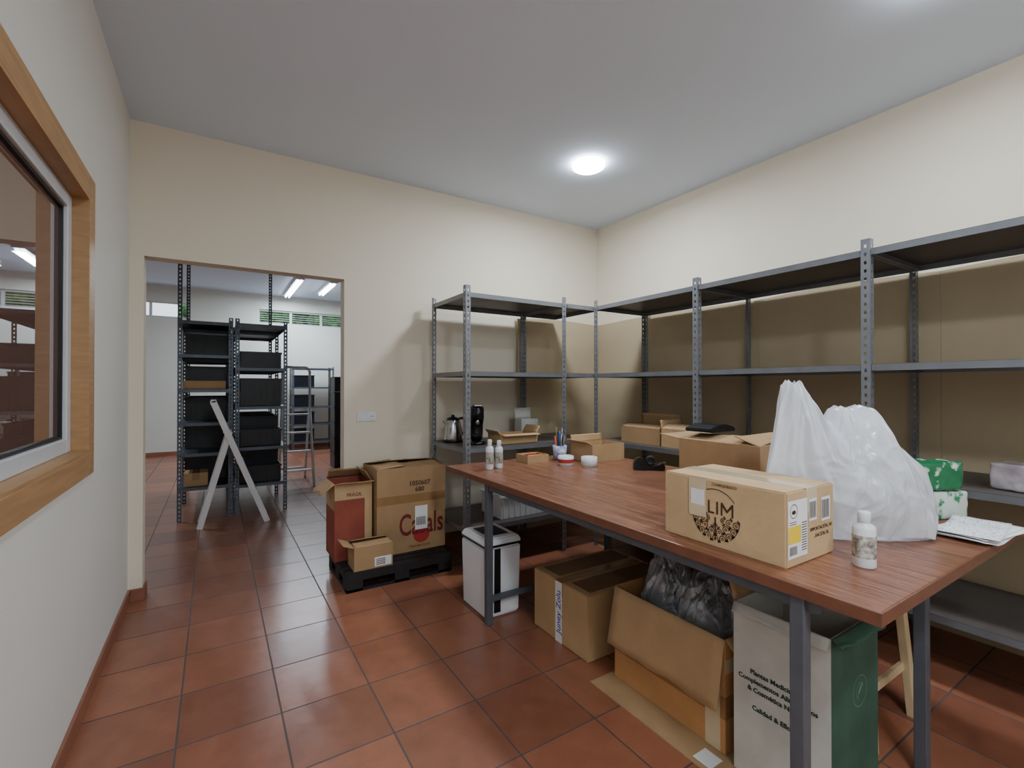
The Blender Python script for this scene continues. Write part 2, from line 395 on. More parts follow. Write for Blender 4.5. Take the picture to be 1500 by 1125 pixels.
def shelf(parent,x0,x1,y0,y1,z,ms,lip=.032):
    t=.002
    bs=[(x0,x1,y0,y1,z-t,z,0),(x0,x1,y0,y0+t,z-lip,z-t,1),(x0,x1,y1-t,y1,z-lip,z-t,1),(x0,x0+t,y0+t,y1-t,z-lip,z-t,1),(x1-t,x1,y0+t,y1-t,z-lip,z-t,1),
        (x0,x1,y0+t,y0+.014,z-lip,z-lip+t,1),(x0,x1,y1-.014,y1-t,z-lip,z-lip+t,1)]
    bm=bmesh.new()
    for b in bs: addbox(bm,b[:6],b[6])
    for cx in (x0+.018,x1-.018):
        for cy,sg in ((y0,-1),(y1,1)):
            q=bmesh.ops.create_cone(bm,cap_ends=True,segments=6,radius1=.006,radius2=.006,depth=.008,matrix=Matrix.Translation((cx,cy+sg*.004,z-lip/2))@Matrix.Rotation(math.pi/2,4,'X'))
            for v in q['verts']:
                for f in v.link_faces: f.material_index=1
    return from_bm('shelf',bm,ms,parent)
P2=math.pi/2
LEV=[.31,.87,1.41,1.965]
rk=empty('shelving_unit',(2.65,.03,0),'long grey slotted steel shelving along the side wall','shelving unit')
ys=[0,.95,1.90,2.885]
for i,yy in enumerate(ys):
    last=(i==len(ys)-1)
    ro=(-P2 if last else 0)
    upright(rk,-.002,yy+( .002 if last else -.0),ro,2.015,'steel')
    upright(rk,.602,yy+( .002 if last else -.0),(math.pi if last else P2),2.015,'steel')
for i in range(3):
    for z in LEV:
        shelf(rk,.002,.598,ys[i]+.003,ys[i+1]-.003,z,['shelf','lip'])
rb=empty('shelving_unit',(1.47,2.93,0),'grey slotted steel shelving across the back wall corner','shelving unit')
for x in (0,.89):
    last=x>0
    upright(rb,x,-.002,(P2 if last else 0),2.015,'steel')
    upright(rb,x,.602,(math.pi if last else -P2),2.015,'steel')
for z in LEV:
    shelf(rb,.003,.887,.002,.598,z,['shelf','lip'])
    shelf(rb,.893,1.24,.002,.598,z+.002,['shelf','lip'])

def board(p0,p1,top):
    n=24; poly=[(p0,0.0),(p1,0.0)]
    for i in range(n+1):
        s=1-i/n; poly.append((p0+(p1-p0)*s,top+.018*math.sin(math.pi*s)-.004))
    return poly
for (a_,b_,tp) in ((1.90,3.58,1.93),(.90,1.899,1.93),(-.15,.899,1.93)):
    tag(extr('backing_board',board(a_,b_,tp),'x',3.30,3.312,'board'),'large tan hardboard sheet standing behind the side shelving','hardboard sheet',group='hardboard sheets behind the shelving')
tag(extr('backing_board',board(2.33,3.28,1.93),'y',3.585,3.597,'board'),'tan hardboard sheet standing behind the corner shelving','hardboard sheet',group='hardboard sheets behind the shelving')

# ------------------------------------------------------------ table
tb=empty('work_table',(1.24,.44,0),'long work table with brown wood laminate top and grey steel legs','table')
TW,TL=1.2,2.31
boxes('table_top',[(0.004,TW-.004,0.004,TL-.004,.772,.80)],'laminate',tb,.003)
boxes('edge_band',[(0,.004,0,TL,.77,.8),(TW-.004,TW,0,TL,.77,.8),(.004,TW-.004,0,.004,.77,.8),(.004,TW-.004,TL-.004,TL,.77,.8)],'edge',tb)
boxes('steel_frame',[(.02,.045,.14,1.82,.735,.771),(.76,.785,.14,1.82,.735,.771),(.045,.76,.16,.185,.735,.771),(.045,.76,1.78,1.805,.735,.771),(.045,.76,.95,.975,.735,.771)],'legs',tb,.002)
for x,y in ((.006,.165),(.755,.145),(.012,1.79),(.9,1.79)):
    boxes('leg',[(x,x+.036,y,y+.036,0,.771)],'legs',tb,.003)
boxes('crossbar',[(.05,.9,1.80,1.82,.12,.15)],'legs',tb,.002)

# ------------------------------------------------------------ items on the table
TZ=.8
w,d,h=.27,.41,.21
b=carton(1.32,.685,TZ,w,d,h,'card3','closed brown carton printed with a round tree emblem, on the table',tape='cleartape')
Mx=facemat('-x',w,d,.0012)
cu,cv=.195,.100
polys('printed_ring',arc(cu,cv,.080,.0026,math.radians(38),math.radians(232),44),'ink',b,Mx)
polys('printed_ring',arc(cu,cv,.080,.0026,math.radians(-52),math.radians(-2),20),'ink',b,Mx)
lv=[]
for ring,(rr,n_) in enumerate(((.024,3),(.043,6),(.064,9))):
    for k in range(n_):
        f_=k/(n_-1); aa=math.radians(-172+164*f_); cx=cu+rr*math.cos(aa)*1.1; cy=cv-.008+rr*math.sin(aa)
        sg=1 if aa>-P2 else -1
        a0=aa+sg*.6
        R=.0085 if ring else .006
        lv+=arc(cx,cy,R,.0026,a0,a0+sg*4.6,14)
        lv+=arc(cx,cy,R*.28,.0024,a0,a0+sg*6.2,8)
        lv.append(ell(cx+(R+.006)*math.cos(aa+1.2),cy+(R+.006)*math.sin(aa+1.2),.0062,.0026,aa+2.4))
        lv.append(ell(cx+(R+.006)*math.cos(aa-1.2),cy+(R+.006)*math.sin(aa-1.2),.0062,.0026,aa-2.4))
polys('printed_scrollwork',lv,'ink',b,Mx)
polys('printed_trunk',[[(cu-.003,cv-.006),(cu+.003,cv-.006),(cu+.0012,cv-.074),(cu-.0012,cv-.074)]],'ink',b,Mx)
# lettering L I M, drawn as strokes
v0,v1,sw=cv+.004,cv+.044,.0058
polys('printed_letter',[rect(.170,.170+sw,v0,v1),rect(.170+sw,.191,v0,v0+sw)],'ink',b,Mx)
polys('printed_letter',[rect(.199,.199+sw,v0,v1)],'ink',b,Mx)
m0,m1=.214,.256; mm=(m0+m1)/2
polys('printed_letter',[rect(m0,m0+sw,v0,v1),rect(m1-sw,m1,v0,v1),
    [(m0+sw,v1),(m0+sw,v1-.012),(mm,v0+.010),(mm,v0+.020)],[(m1-sw,v1-.012),(m1-sw,v1),(mm,v0+.020),(mm,v0+.010)]],'ink',b,Mx)
text('printed_text','COMPLEMENTO',.0115,'ink',b,Mx,cu+.03,cv+.095)
polys('clear_sticker',[rect(.100,.164,.085,.2075)],'cleartape',b,facemat('-x',w,d,.0022))
polys('paper_slip',[rect(.108,.158,.122,.172)],'paper',b,facemat('-x',w,d,.0028))
Mx=facemat('-y',w,d,.0012)
polys('shipping_label',[rect(.006,.11,.025,.185)],'paper',b,Mx)
My=facemat('-y',w,d,.0018)
polys('label_sticker',[rect(.008,.074,.066,.114)],'yellow',b,My)
polys('label_print',[rect(.014,.05,.118+.006*i,.120+.006*i) for i in range(2)]+[rect(.078,.106,.04+.007*i,.0425+.007*i) for i in range(12)],'ink',b,My)
polys('label_emblem',arc(.036,.155,.018,.002,0,6.28)+[ell(.036,.152,.011,.006)],'ink',b,My)
polys('barcode',[rect(.014+.004*i,.016+.004*i,.034,.058) for i in range(10)],'ink',b,My)
for (u0,u1,v0,v1) in ((.120,.164,.115,.178),(.192,.244,.105,.175)):
    polys('barcode_label',[rect(u0,u1,v0,v1)],'paper',b,Mx)
    polys('barcode',[rect(u0+.003+.0055*i,u0+.006+.0055*i,v0+.008,v1-.008) for i in range(int((u1-u0-.004)/.0055))],'ink',b,My)
text('printed_text','IMPORTACIÓN, NS',.015,'ink',b,Mx,.192,.088)
text('printed_text','...RACIÓN, RL',.015,'ink',b,Mx,.192,.068)
b=carton(1.9,1.09,TZ,.30,.40,.25,'card2','brown carton with folded top flaps, behind the printed carton',True,[('-x',.14,8),('+x',.14,6),('+y',.12,172),('-y',.12,18)])
o=extr('folded_cloth',[(0,0),(.2,0),(.19,.02),(.12,.035),(.05,.03),(.0,.015)],'y',0,.14,'black',None,.004)
o.location=(1.93,1.34,1.088); tag(o,'small folded black cloth lying on a carton','cloth')

# carrier bag
def bag():
    rim=[(-.285,.20),(-.265,.30),(-.240,.44),(-.228,.505),(-.210,.525),(-.195,.505),(-.178,.522),(-.156,.475),(-.132,.425),(-.108,.392),(-.09,.388),(-.07,.425),(-.045,.437),(-.015,.425),(.02,.440),(.065,.428),(.085,.385),(.13,.325),(.19,.27),(.245,.225),(.270,.13)]
    base0,base1=-.155,.268
    ns,nv=160,96; bm=bmesh.new()
    def rimat(s):
        f=s*(len(rim)-1); i=min(int(f),len(rim)-2); q=f-i; q=q*q*(3-2*q)*.4+q*.6
        return rim[i][0]+(rim[i+1][0]-rim[i][0])*q, rim[i][1]+(rim[i+1][1]-rim[i][1])*q
    def ridge(p): return 1-abs(noise.noise(p))*2
    sheets=[]
    for sd in (-1,1):
        g=[]
        for j in range(nv+1):
            v=j/nv; row=[]
            for i in range(ns+1):
                s=i/ns; rx,rz=rimat(s); bx=base0+(base1-base0)*s
                x=bx+(rx-bx)*(v**1.25); z=rz*v
                bul=(.62+.80*math.sin(min(1,v*1.5)*math.pi*.5)*max(0,math.cos(v*math.pi/2))**.7)*(1-v)**.42
                T=.12*(math.sin(math.pi*min(max(s,0),1))**.5)*bul+.006*(1 if 0<i<ns else 0)
                wv=Vector((noise.noise(Vector((x*5,z*5,1+sd))),noise.noise(Vector((x*5,z*5,9+sd))),0))*.4
                a_=math.atan2(x+.19,.60-z)*8; c_=math.atan2(x-.02,.56-z)*8
                w1=max(0,min(1,(.05-x)/.16)); w1=w1*w1*(3-2*w1)
                fan=a_*w1+c_*(1-w1)
                nz=.017*ridge(Vector((fan*.8+wv.x*2,z*1.9+wv.y,sd*3)))+.010*ridge(Vector((fan*1.9+wv.y*3,z*5+wv.x*3,sd*7)))
                nz+=.006*ridge(Vector((x*16+wv.x*9,z*16+wv.y*9,sd*5)))+.024*noise.noise(Vector((x*7,z*6,sd*4)))-.014
                edge=min(1,s*7,(1-s)*7)
                y=sd*max(T+nz*edge*(.3 if v<.03 else 1)*(1-.35*v),.0015 if 0<i<ns else 0)
                if j==0: z=0
                row.append((x,y,z))
            g.append(row)
        sheets.append(g)
    A=[[bm.verts.new(p) for p in row] for row in sheets[0]]
    B=[[bm.verts.new(p) for p in row] for row in sheets[1]]
    for G in (A,B):
        for j in range(nv):
            for i in range(ns): bm.faces.new((G[j][i],G[j][i+1],G[j+1][i+1],G[j+1][i]))
    for i in range(ns): bm.faces.new((A[0][i],A[0][i+1],B[0][i+1],B[0][i]))
    for j in range(nv):
        bm.faces.new((A[j][0],A[j+1][0],B[j+1][0],B[j][0])); bm.faces.new((A[j][ns],A[j+1][ns],B[j+1][ns],B[j][ns]))
    bmesh.ops.remove_doubles(bm,verts=bm.verts[:],dist=.0003)
    return from_bm('plastic_carrier_bag',bm,'bag',None,True)
o=bag(); o.location=(1.825,.735,TZ+.001); o.rotation_euler=(0,0,math.radians(-32.3))
tag(o,'full white plastic carrier bag with upright handles, on the table','plastic bag')

def pump_bottle(x,y,z,h,rd,m,label,cap='white',lab=None,group=None):
    r=empty('plastic_bottle',(x,y,z),label,'bottle',group=group)
    lathe('body',[(0,0),(rd*.92,0),(rd,.004),(rd,h*.68),(rd*.92,h*.74),(rd*.45,h*.80),(rd*.42,h*.82)],m,r)
    lathe('cap',[(rd*.5,h*.80),(rd*.56,h*.81),(rd*.56,h*.97),(rd*.5,h),(0,h)],cap,r)
    if lab: lathe('paper_label',[(rd+.0006,h*.18),(rd+.0006,h*.58)],lab,r)
    return r
pump_bottle(1.535,.585,TZ,.153,.028,'white','small white bottle with printed label beside the carton',lab='cleanlab')
pump_bottle(1.413,2.49,TZ,.18,.024,'white','slim white spray bottle standing at the table corner',lab='cleanlab',group='spray bottles at the table corner')
pump_bottle(1.485,2.50,TZ,.17,.024,'white','slim white spray bottle standing at the table corner',lab='cleanlab',group='spray bottles at the table corner')

def pack(x,y,z,w,d,h,m,label,name='tissue_pack',rz=0,cat='tissue pack',group=None,ex=14):
    bm=bmesh.new(); addbox(bm,(-w/2,w/2,-d/2,d/2,0,h))
    bmesh.ops.subdivide_edges(bm,edges=bm.edges[:],cuts=17,use_grid_fill=True)
    for v in bm.verts:
        c=Vector((v.co.x/(w/2),v.co.y/(d/2),(v.co.z-h/2)/(h/2)))
        L=(abs(c.x)**ex+abs(c.y)**ex+abs(c.z)**ex)**(1/ex); c=c/max(L,.001)
        k=1+.05*noise.noise(Vector((v.co.x*34,v.co.y*34,v.co.z*34+x*9)))
        v.co=Vector((c.x*w/2*k,c.y*d/2*k,max(0,h/2+c.z*h/2*k)))
    o=from_bm(name,bm,m,None,True); o.location=(x,y,z); o.rotation_euler=(0,0,rz)
    return tag(o,label,cat,group=group)
pack(2.345,.675,TZ,.21,.11,.105,'palepk','plastic-wrapped pale green pack under a darker one, on the table',rz=-.45)
pack(2.325,.68,TZ+.111,.21,.11,.105,'greenpk','plastic-wrapped green pack on top of another pack',rz=-.4)
pack(2.83,.53,.872,.14,.12,.11,'pinkpk','plastic-wrapped pale mauve pack on the side shelf',rz=-.2)
for i in range(6):
    x=2.2+random.uniform(-.02,.02); y=.512+random.uniform(-.012,.008)
    bm=bmesh.new(); bmesh.ops.create_grid(bm,x_segments=14,y_segments=8,size=1)
    for v in bm.verts:
        v.co=Vector((v.co.x*.1485,v.co.y*.076,.003*i+.0015+max(0,(v.co.x**2-.35))*.010))
    o=from_bm('paper_sheet',bm,'print' if i==5 else 'paper',None,True); s=o.modifiers.new('s','SOLIDIFY'); s.thickness=.0006
    o.location=(x,y,TZ+.001); o.rotation_euler=(0,0,random.uniform(-.18,.12)); tag(o,'loose white printed paper sheet stacked near the table edge','paper sheet',group='paper sheets on the table')

r=empty('tape_dispenser',(2.216,1.96,TZ),'black desk tape dispenser on the table','tape dispenser',rz=math.radians(-40))
extr('body',[(-.09,0),(.09,0),(.095,.02),(.085,.045),(.07,.04),(.05,.028),(.02,.022),(-.01,.03),(-.03,.06),(-.05,.075),(-.075,.07),(-.09,.04)],'y',-.03,.03,'black',r,.003)
o=lathe('tape_roll',[(.014,-.011),(.030,-.011),(.030,.011),(.014,.011),(.014,-.011)],'pallet',r,28)
o.data.transform(Matrix.Translation((.012,0,.055))@Matrix.Rotation(P2,4,'X'))
boxes('cutter_blade',[(.088,.1,-.013,.013,.043,.047)],'chrome',r)
carton(2.10,2.33,TZ,.29,.22,.115,'card','low open brown carton tray on the table',True,[('+y',.05,100),('-x',.05,150)])
r=empty('pen_pot',(2.0,2.55,TZ),'white and blue patterned pot holding pens','pot')
lathe('body',[(0,.003),(.04,.003),(.046,.1),(.049,.1),(.043,0),(0,0)],'pot',r)
for i in range(7):
    a_=i*.9; rr=.02
    o=tubes('pen',[((rr*math.cos(a_)*.6,rr*math.sin(a_)*.6,.008),(rr*1.7*math.cos(a_),rr*1.7*math.sin(a_),.165+.03*(i%3)),.005)],['black','bluepl','cardd','orange','black','chrome','cardd'][i],None,8)
    o.location=(2.0,2.55,TZ); tag(o,'slim pen standing in the pot','pen',group='pens in the pot')
for (x,y) in ((1.90,2.36),(2.0,2.25)):
    r=empty('adhesive_tape_roll',(x,y,TZ),'white roll of tape with red printed band lying flat' if x<1.95 else 'plain white roll of tape lying near the tray','tape roll')
    lathe('roll',[(.036,0),(.05,0),(.05,.06),(.036,.06),(.036,0)],'white',r)
    if x<1.95: lathe('red_printed_band',[(.0506,.018),(.0506,.042)],'redemb',r)
carton(1.72,2.53,TZ,.17,.14,.05,'card','small low open carton with orange oddments',True)
for nm,m_,xx,yy,zz in (('marker_pen','orange',1.735,2.62,.012),('marker_pen','black',1.74,2.585,.012),('marker_pen','orange',1.74,2.55,.012)):
    o=boxes(nm,[(0,.12,0,.018,0,.045)],m_,None,.006,3,True); o.location=(xx,yy,TZ+zz-.005); tag(o,m_+' marker pen lying in a small carton','marker pen')

# ------------------------------------------------------------ items on shelves
SZ=.872
r=empty('electric_kettle',(1.575,3.36,SZ),'stainless steel electric kettle with black handle','kettle')
lathe('base',[(0,0),(.075,0),(.078,.015),(.07,.02),(0,.02)],'black',r)
lathe('body',[(.072,.02),(.074,.03),(.070,.10),(.055,.16),(.05,.17)],'chrome',r)
lathe('lid',[(.05,.17),(.045,.185),(.015,.195),(.012,.21),(0,.212)],'black',r)
tubes('handle',[((.045,0,.175),(.085,0,.185),.010),((.085,0,.185),(.112,0,.15),.010),((.112,0,.15),(.108,0,.08),.010),((.108,0,.08),(.072,0,.045),.010)],'black',r)
extr('spout',[(-.05,.12),(-.085,.165),(-.05,.168)],'y',-.016,.016,'chrome',r,.003)
r=empty('coffee_machine',(1.66,3.12,SZ),'small black rounded capsule coffee machine','coffee machine',rz=math.radians(-20))
lathe('base',[(0,0),(.065,0),(.068,.01),(.06,.022),(0,.022)],'black',r)
extr('column',[(-.0,.02),(.055,.02),(.065,.1),(.062,.2),(.045,.27),(.01,.295),(-.04,.29),(-.065,.26),(-.065,.19),(-.02,.18),(.005,.15),(.01,.08)],'x',-.045,.045,'black',r,.012,True)
tubes('nozzle',[((0,-.035,.15),(0,-.035,.19),.016)],'chrome',r)
boxes('lever',[(-.03,.03,-.07,-.02,.285,.298)],'chrome',r,.004)
carton(1.80,3.0,SZ,.33,.20,.07,'card','shallow open brown carton tray on the shelf',True,[('-y',.05,190),('+x',.06,120),('-x',.04,130)])
carton(2.16,3.27,SZ,.17,.10,.16,'whitecard','small white carton with open lid on the shelf',True,[('+y',.09,95)],name='small_box',cat='box')
carton(2.72,2.30,SZ,.24,.38,.12,'card2','brown carton with raised flap on the side shelf',True,[('-x',.07,20),('+x',.1,80)])
carton(2.70,2.03,SZ,.24,.24,.13,'card','brown carton with dark oddments on the side shelf',True,[('-x',.08,25),('+y',.06,100)])
pack(2.83,2.14,SZ+.02,.15,.15,.13,'black','black plastic wrapping inside an open carton','plastic_wrapping',cat='plastic wrapping',ex=5)
r=empty('storage_crate',(1.80,3.0,.312),'white plastic storage crate on the bottom shelf','storage crate')
boxes('body',[(0,.42,0,.3,0,.006),(0,.006,0,.3,.006,.17),(.414,.42,0,.3,.006,.17),(.006,.414,0,.006,.006,.17),(.006,.414,.294,.3,.006,.17)]+[(.02+.05*i,.03+.05*i,-.006,0,.01,.15) for i in range(8)],'white',r,.001)
boxes('rim',[(-.012,.432,-.012,.002,.155,.172),(-.012,.432,.298,.312,.155,.172),(-.012,.002,.002,.298,.155,.172),(.418,.432,.002,.298,.155,.172)],'white',r,.002)

# ------------------------------------------------------------ waste bin
r=empty('waste_bin',(1.268,2.285,0),'white plastic pedal bin with black-trimmed lid','waste bin')
def frus(name,a,b_,z0,z1,m,parent,bev=.012):
    bm=bmesh.new(); v,_=addbox(bm,(a[0],a[1],a[2],a[3],z0,z1))
    for q,(x,y) in zip(v[4:],((b_[0],b_[2]),(b_[1],b_[2]),(b_[1],b_[3]),(b_[0],b_[3]))): q.co.x=x;q.co.y=y
    bmesh.ops.bevel(bm,geom=bm.edges[:],offset=bev,segments=3,affect='EDGES')
    return from_bm(name,bm,m,parent,False)
frus('body',(.008,.232,.008,.292),(0,.24,0,.30),0,.395,'white',r,.012)
frus('black_rim',(-.002,.242,-.002,.302),(-.002,.242,-.002,.302),.395,.408,'black',r,.004)
frus('lid',(-.005,.245,-.005,.305),(.012,.228,.014,.286),.408,.445,'white',r,.008)
boxes('lid_opening',[(.05,.19,.06,.24,.443,.4465)],'black',r)
boxes('side_trim',[(.06,.10,-.001,.008,.03,.385)],'black',r)

# ------------------------------------------------------------ pallet and cartons
r=empty('plastic_pallet',(.70,3.05,0),'low black plastic pallet carrying cartons by the wall','pallet')
pw,pd=.72,.55; bs=[]
for i in range(7): bs.append((0,pw,i*.08,i*.08+.06,.10,.12))
for x in (0,.31,.62):
    bs.append((x,x+.10,0,pd-.01,.07,.10)); bs.append((x,x+.10,0,pd-.01,0,.02))
    for y in (0,.22,.44): bs.append((x,x+.10,y,y+.1,.02,.07))
bs.append((0,pw,-.004,.004,.07,.12)); bs.append((0,pw,0,.05,0,.018))
boxes('deck',bs,'pallet',r)
PZ=.121
w,d,h=.51,.36,.60
b=carton(.945,3.24,PZ,w,d,h,'card2','large brown carton with printed dark red name and white label',True,[('-y',.17,6),('+y',.17,9),('-x',.20,4),('+x',.2,3)])
Mx=facemat('-y',w,d,.0014)
text('printed_text','1050607',.046,'ink',b,Mx,.31,.485,bold=.001)
text('printed_text','680',.046,'ink',b,Mx,.31,.440,bold=.001)
polys('printed_disc',[ell(.325,.115,.062,.062,n=28)],'redemb',b,facemat('-y',w,d,.0010))
text('printed_text','Casals',.215,'redink',b,Mx,.325,.185,sx=.62,bold=.003)
text('printed_text','Manufacturas',.030,'redink',b,Mx,.31,.035)
polys('shipping_label',[rect(.275,.37,.15,.32)],'paper',b,facemat('-y',w,d,.0022))
polys('barcode',[rect(.285+.009*i,.290+.009*i,.18,.24) for i in range(8)],'ink',b,facemat('-y',w,d,.0028))
boxes('packing_tape',[(.0,w,-.0009,0,.35,.41)],'tape',b)
w,d,h=.25,.28,.52
b=carton(.68,3.31,PZ,w,d,h,'redcard','tall brown and red printed carton with open flaps',True,[('-x',.11,215,'card'),('+x',.08,60,'card2'),('+y',.1,40,'card2'),('-y',.07,170,'card')],rag=.12)
polys('printed_panel',[rect(.0,w,.41,.52)],'card3',b,facemat('-y',w,d,.0010))
polys('printed_panel',[rect(.0,d,.34,.52)],'card3',b,facemat('-x',w,d,.0010))
polys('printed_panel',[rect(.20,w,.0,.41)],'card3',b,facemat('-y',w,d,.0010))
text('printed_text','FRÁGIL',.032,'redink',b,facemat('-y',w,d,.0016),.13,.44,bold=.0006)
w,d,h=.25,.17,.15
b=carton(.75,3.065,PZ,w,d,h,'card2','small brown carton with partly open flaps and white label',True,[('-y',.08,8),('+y',.08,15),('-x',.07,160)])
polys('shipping_label',[rect(.13,.24,.01,.07)],'paper',b,facemat('-y',w,d,.001))
polys('label_print',[rect(.14,.20,.02+.011*i,.025+.011*i) for i in range(4)],'ink',b,facemat('-y',w,d,.0016))

# ------------------------------------------------------------ boxes under the table
w,d,h=.56,.44,.31
b=carton(1.485,1.68,0,w,d,h,'card','closed brown carton with white and blue printed tape, under the table',tape='tape')
polys('printed_tape',[rect(.19,.245,0.0,h-.004)],'paper',b,facemat('-x',w,d,.0012))
text('tape_lettering','Juney Zolu',.05,'blueink',b,facemat('-x',w,d,.0018),.218,.155,rot=P2,sx=1.0,bold=.0006)
boxes('dark_top_tape',[(.04,w,.03,.17,h,h+.0012)],'cardd',b)
boxes('dark_top_tape',[(.04,w,.27,.41,h,h+.0012)],'cardd',b)
w,d,h=.43,.54,.40
b=carton(1.52,1.0,0.006,w,d,h,'cardo','open taped brown carton stuffed with clear plastic wrapping',True,[('-x',.24,258,'card'),('+y',.12,258,'card2'),('+x',.20,110,'card2'),('-y',.04,225,'card2')],rag=.03)
boxes('packing_tape',[(-.001,0,0,d,.12,.20),(-.001,w,-.001,0,.12,.20)],'tape',b)
boxes('packing_tape',[(-.0012,0,.02,.08,.0,h),(.0,w,-.0014,-.0005,.28,.33)],'cleartape',b)
def film(x,y,z,s,seed,label,lean=(0,0)):
    bm=bmesh.new(); n=64
    for layer in (0,1):
        G=[]
        for i in range(n+1):
            row=[]
            for j in range(n+1):
                u,v=i/n*2-1,j/n*2-1
                U=u*math.sqrt(1-v*v/2); V=v*math.sqrt(1-u*u/2); rr=U*U+V*V
                p=Vector((U*1.7+seed,V*1.7-seed,layer*7.3))
                wv=Vector((noise.noise(p*1.3),noise.noise(p*1.3+Vector((5,5,5))),0))
                q=p+wv*.8
                rg=(1-2.2*abs(noise.noise(q)))*.42+(1-2.2*abs(noise.noise(q*2.3+wv)))*.30+(1-2.2*abs(noise.noise(q*5+wv*2)))*.20
                h_=(1-rr)**.6 if rr<1 else 0
                zz=s[2]*(h_*(.75-.2*layer)+rg*.45*(.4+.6*h_))
                off=Vector((noise.noise(q*2+Vector((0,0,9))),noise.noise(q*2+Vector((0,9,0))),0))*.3
                row.append(bm.verts.new(((U+off.x)*s[0]*(1-.12*layer)+lean[0]*max(0,zz),(V+off.y)*s[1]*(1-.12*layer)+lean[1]*max(0,zz),zz)))
            G.append(row)
        for i in range(n):
            for j in range(n): bm.faces.new((G[i][j],G[i+1][j],G[i+1][j+1],G[i][j+1]))
    o=from_bm('plastic_wrap',bm,'film',None,True); o.location=(x,y,z)
    return tag(o,label,'plastic wrap',group='plastic wrap in the open carton')
film(1.69,1.18,.33,(.12,.13,.22),1.3,'crumpled grey translucent plastic wrap in an open carton')
film(1.73,1.38,.33,(.14,.12,.27),7.7,'crumpled grey translucent plastic wrap in an open carton')
film(1.84,1.14,.38,(.09,.11,.26),4.1,'crumpled grey translucent plastic wrap spilling over a carton edge',lean=(.15,-.15))
film(1.72,1.27,.26,(.17,.22,.20),12.4,'crumpled grey translucent plastic wrap deep in an open carton')
w,d,h=.31,.30,.565
b=carton(1.5,.655,0.006,w,d,h,'whitecard','worn open white and green printed carton under the table',True,[('-x',.035,240),('+y',.10,105,'card2'),('+x',.15,80,'card2'),('-y',.04,220,'greencard')],rag=.25)
Mx=facemat('-x',w,d,.0012)
for i,s_ in enumerate(('Plantas Medicinales','Complementos Alimenticios','& Cosmética Natural')):
    text('printed_text',s_,.0215,'greenink',b,Mx,.142,.355-.028*i,bold=.0006)
text('printed_text','Calidad & Eficacia',.0215,'greenink',b,Mx,.142,.240,bold=.0006)
polys('green_panel',[rect(0,w,0,h)],'greencard',b,facemat('-y',w,d,.0010))
Mx=facemat('-y',w,d,.0018)
polys('printed_ring',arc(.18,.36,.045,.002,0,6.28),'pale',b,Mx)
polys('printed_leaf',arc(.18,.36,.022,.002,.5,4.2)+[ell(.18,.365,.018,.004,.8)],'pale',b,Mx)
o=boxes('cardboard_sheet',[(0,.50,0,.93,0,.004)],'card2',None); o.location=(1.40,.64,.0005)
tag(o,'flattened brown cardboard sheet lying on the tiles','cardboard sheet')
polys('paper_label',[rect(0.02,.09,.35,.42)],'paper',o,Matrix.Translation((0,0,.0045)))
r=empty('wooden_stool',(1.96,.72,0),'small pale pine stool with splayed legs under the table','stool')
boxes('seat',[(0,.36,0,.26,.46,.482)],'pine',r,.004)
for x,dx in ((.04,-.03),(.32,.06)):
    for y,dy in ((.03,-.02),(.23,.02)):
        bars('leg',[((x,y,.46),(x+dx,y+dy,0.0),.04,.028,(1,0,0))],'pine',r)
for y in (.03,.23): bars('stretcher',[((.03,y,.2),(.35,y,.2),.03,.018,(0,0,1))],'pine',r)

# ------------------------------------------------------------ far room: racks
ra=empty('shelving_unit',(-.31,5.53,0),'tall blue-grey steel shelving unit with many shelves','shelving unit')
wA,dA=.46,1.68
for x,y,ro,hh in ((0,0,0,3.1),(wA,0,P2,2.0),(0,dA,-P2,3.1),(wA,dA,math.pi,2.0),(0,.84,0,2.0),(wA,.84,P2,2.0)):
    upright(ra,x,y,ro,hh,'blue')
for z in (.32,.65,.95,1.28,1.62,1.95): 
    shelf(ra,.003,wA-.003,.003,.83,z,['blueshelf','blue']); shelf(ra,.003,wA-.003,.85,dA-.003,z,['blueshelf','blue'])
rb2=empty('shelving_unit',(.17,5.53,0),'dark blue-grey steel shelving unit loaded with black crates','shelving unit')
wB=.48
for x,y,ro,hh in ((0,0,0,2.0),(wB,0,P2,2.0),(0,dA,-P2,2.0),(wB,dA,math.pi,3.1),(0,.84,0,2.0),(wB,.84,P2,2.0)):
    upright(rb2,x,y,ro,hh,'blue')
for z in (.30,.68,1.1,1.5,1.955):
    shelf(rb2,.003,wB-.003,.003,.83,z,['blueshelf','blue']); shelf(rb2,.003,wB-.003,.85,dA-.003,z,['blueshelf','blue'])
rc=empty('shelving_unit',(1.3,10.3,0),'low dark steel shelving unit against the end wall','shelving unit')
for x,y,ro in ((0,0,0),(.8,0,P2),(0,.4,-P2),(.8,.4,math.pi)): upright(rc,x,y,ro,1.72,'blue')
for z in (.2,.55,.9,1.3,1.69): shelf(rc,.003,.797,.003,.397,z,['blueshelf','blue'])
def crate_mesh(w,d,h):
    bm=bmesh.new(); t=.006
    for b_ in [(0,w,0,d,0,t),(0,t,0,d,t,h),(w-t,w,0,d,t,h),(t,w-t,0,t,t,h),(t,w-t,d-t,d,t,h),(-.008,w+.008,-.008,0,h-.02,h),(-.008,0,0,d,h-.02,h),(w,w+.008,0,d,h-.02,h),(-.008,w+.008,d,d+.008,h-.02,h)]: addbox(bm,b_)
    for i in range(1,6): addbox(bm,(w*i/6-.004,w*i/6+.004,-.005,0,.01,h-.025))
    me=bpy.data.meshes.new('storage_crate'); bm.to_mesh(me); bm.free(); me.materials.append(M['crate']); return me
cm2=crate_mesh(.38,.34,.29); cm3=crate_mesh(.36,.34,.24); cm4=crate_mesh(.38,.34,.24); cm5=crate_mesh(.38,.34,.17)
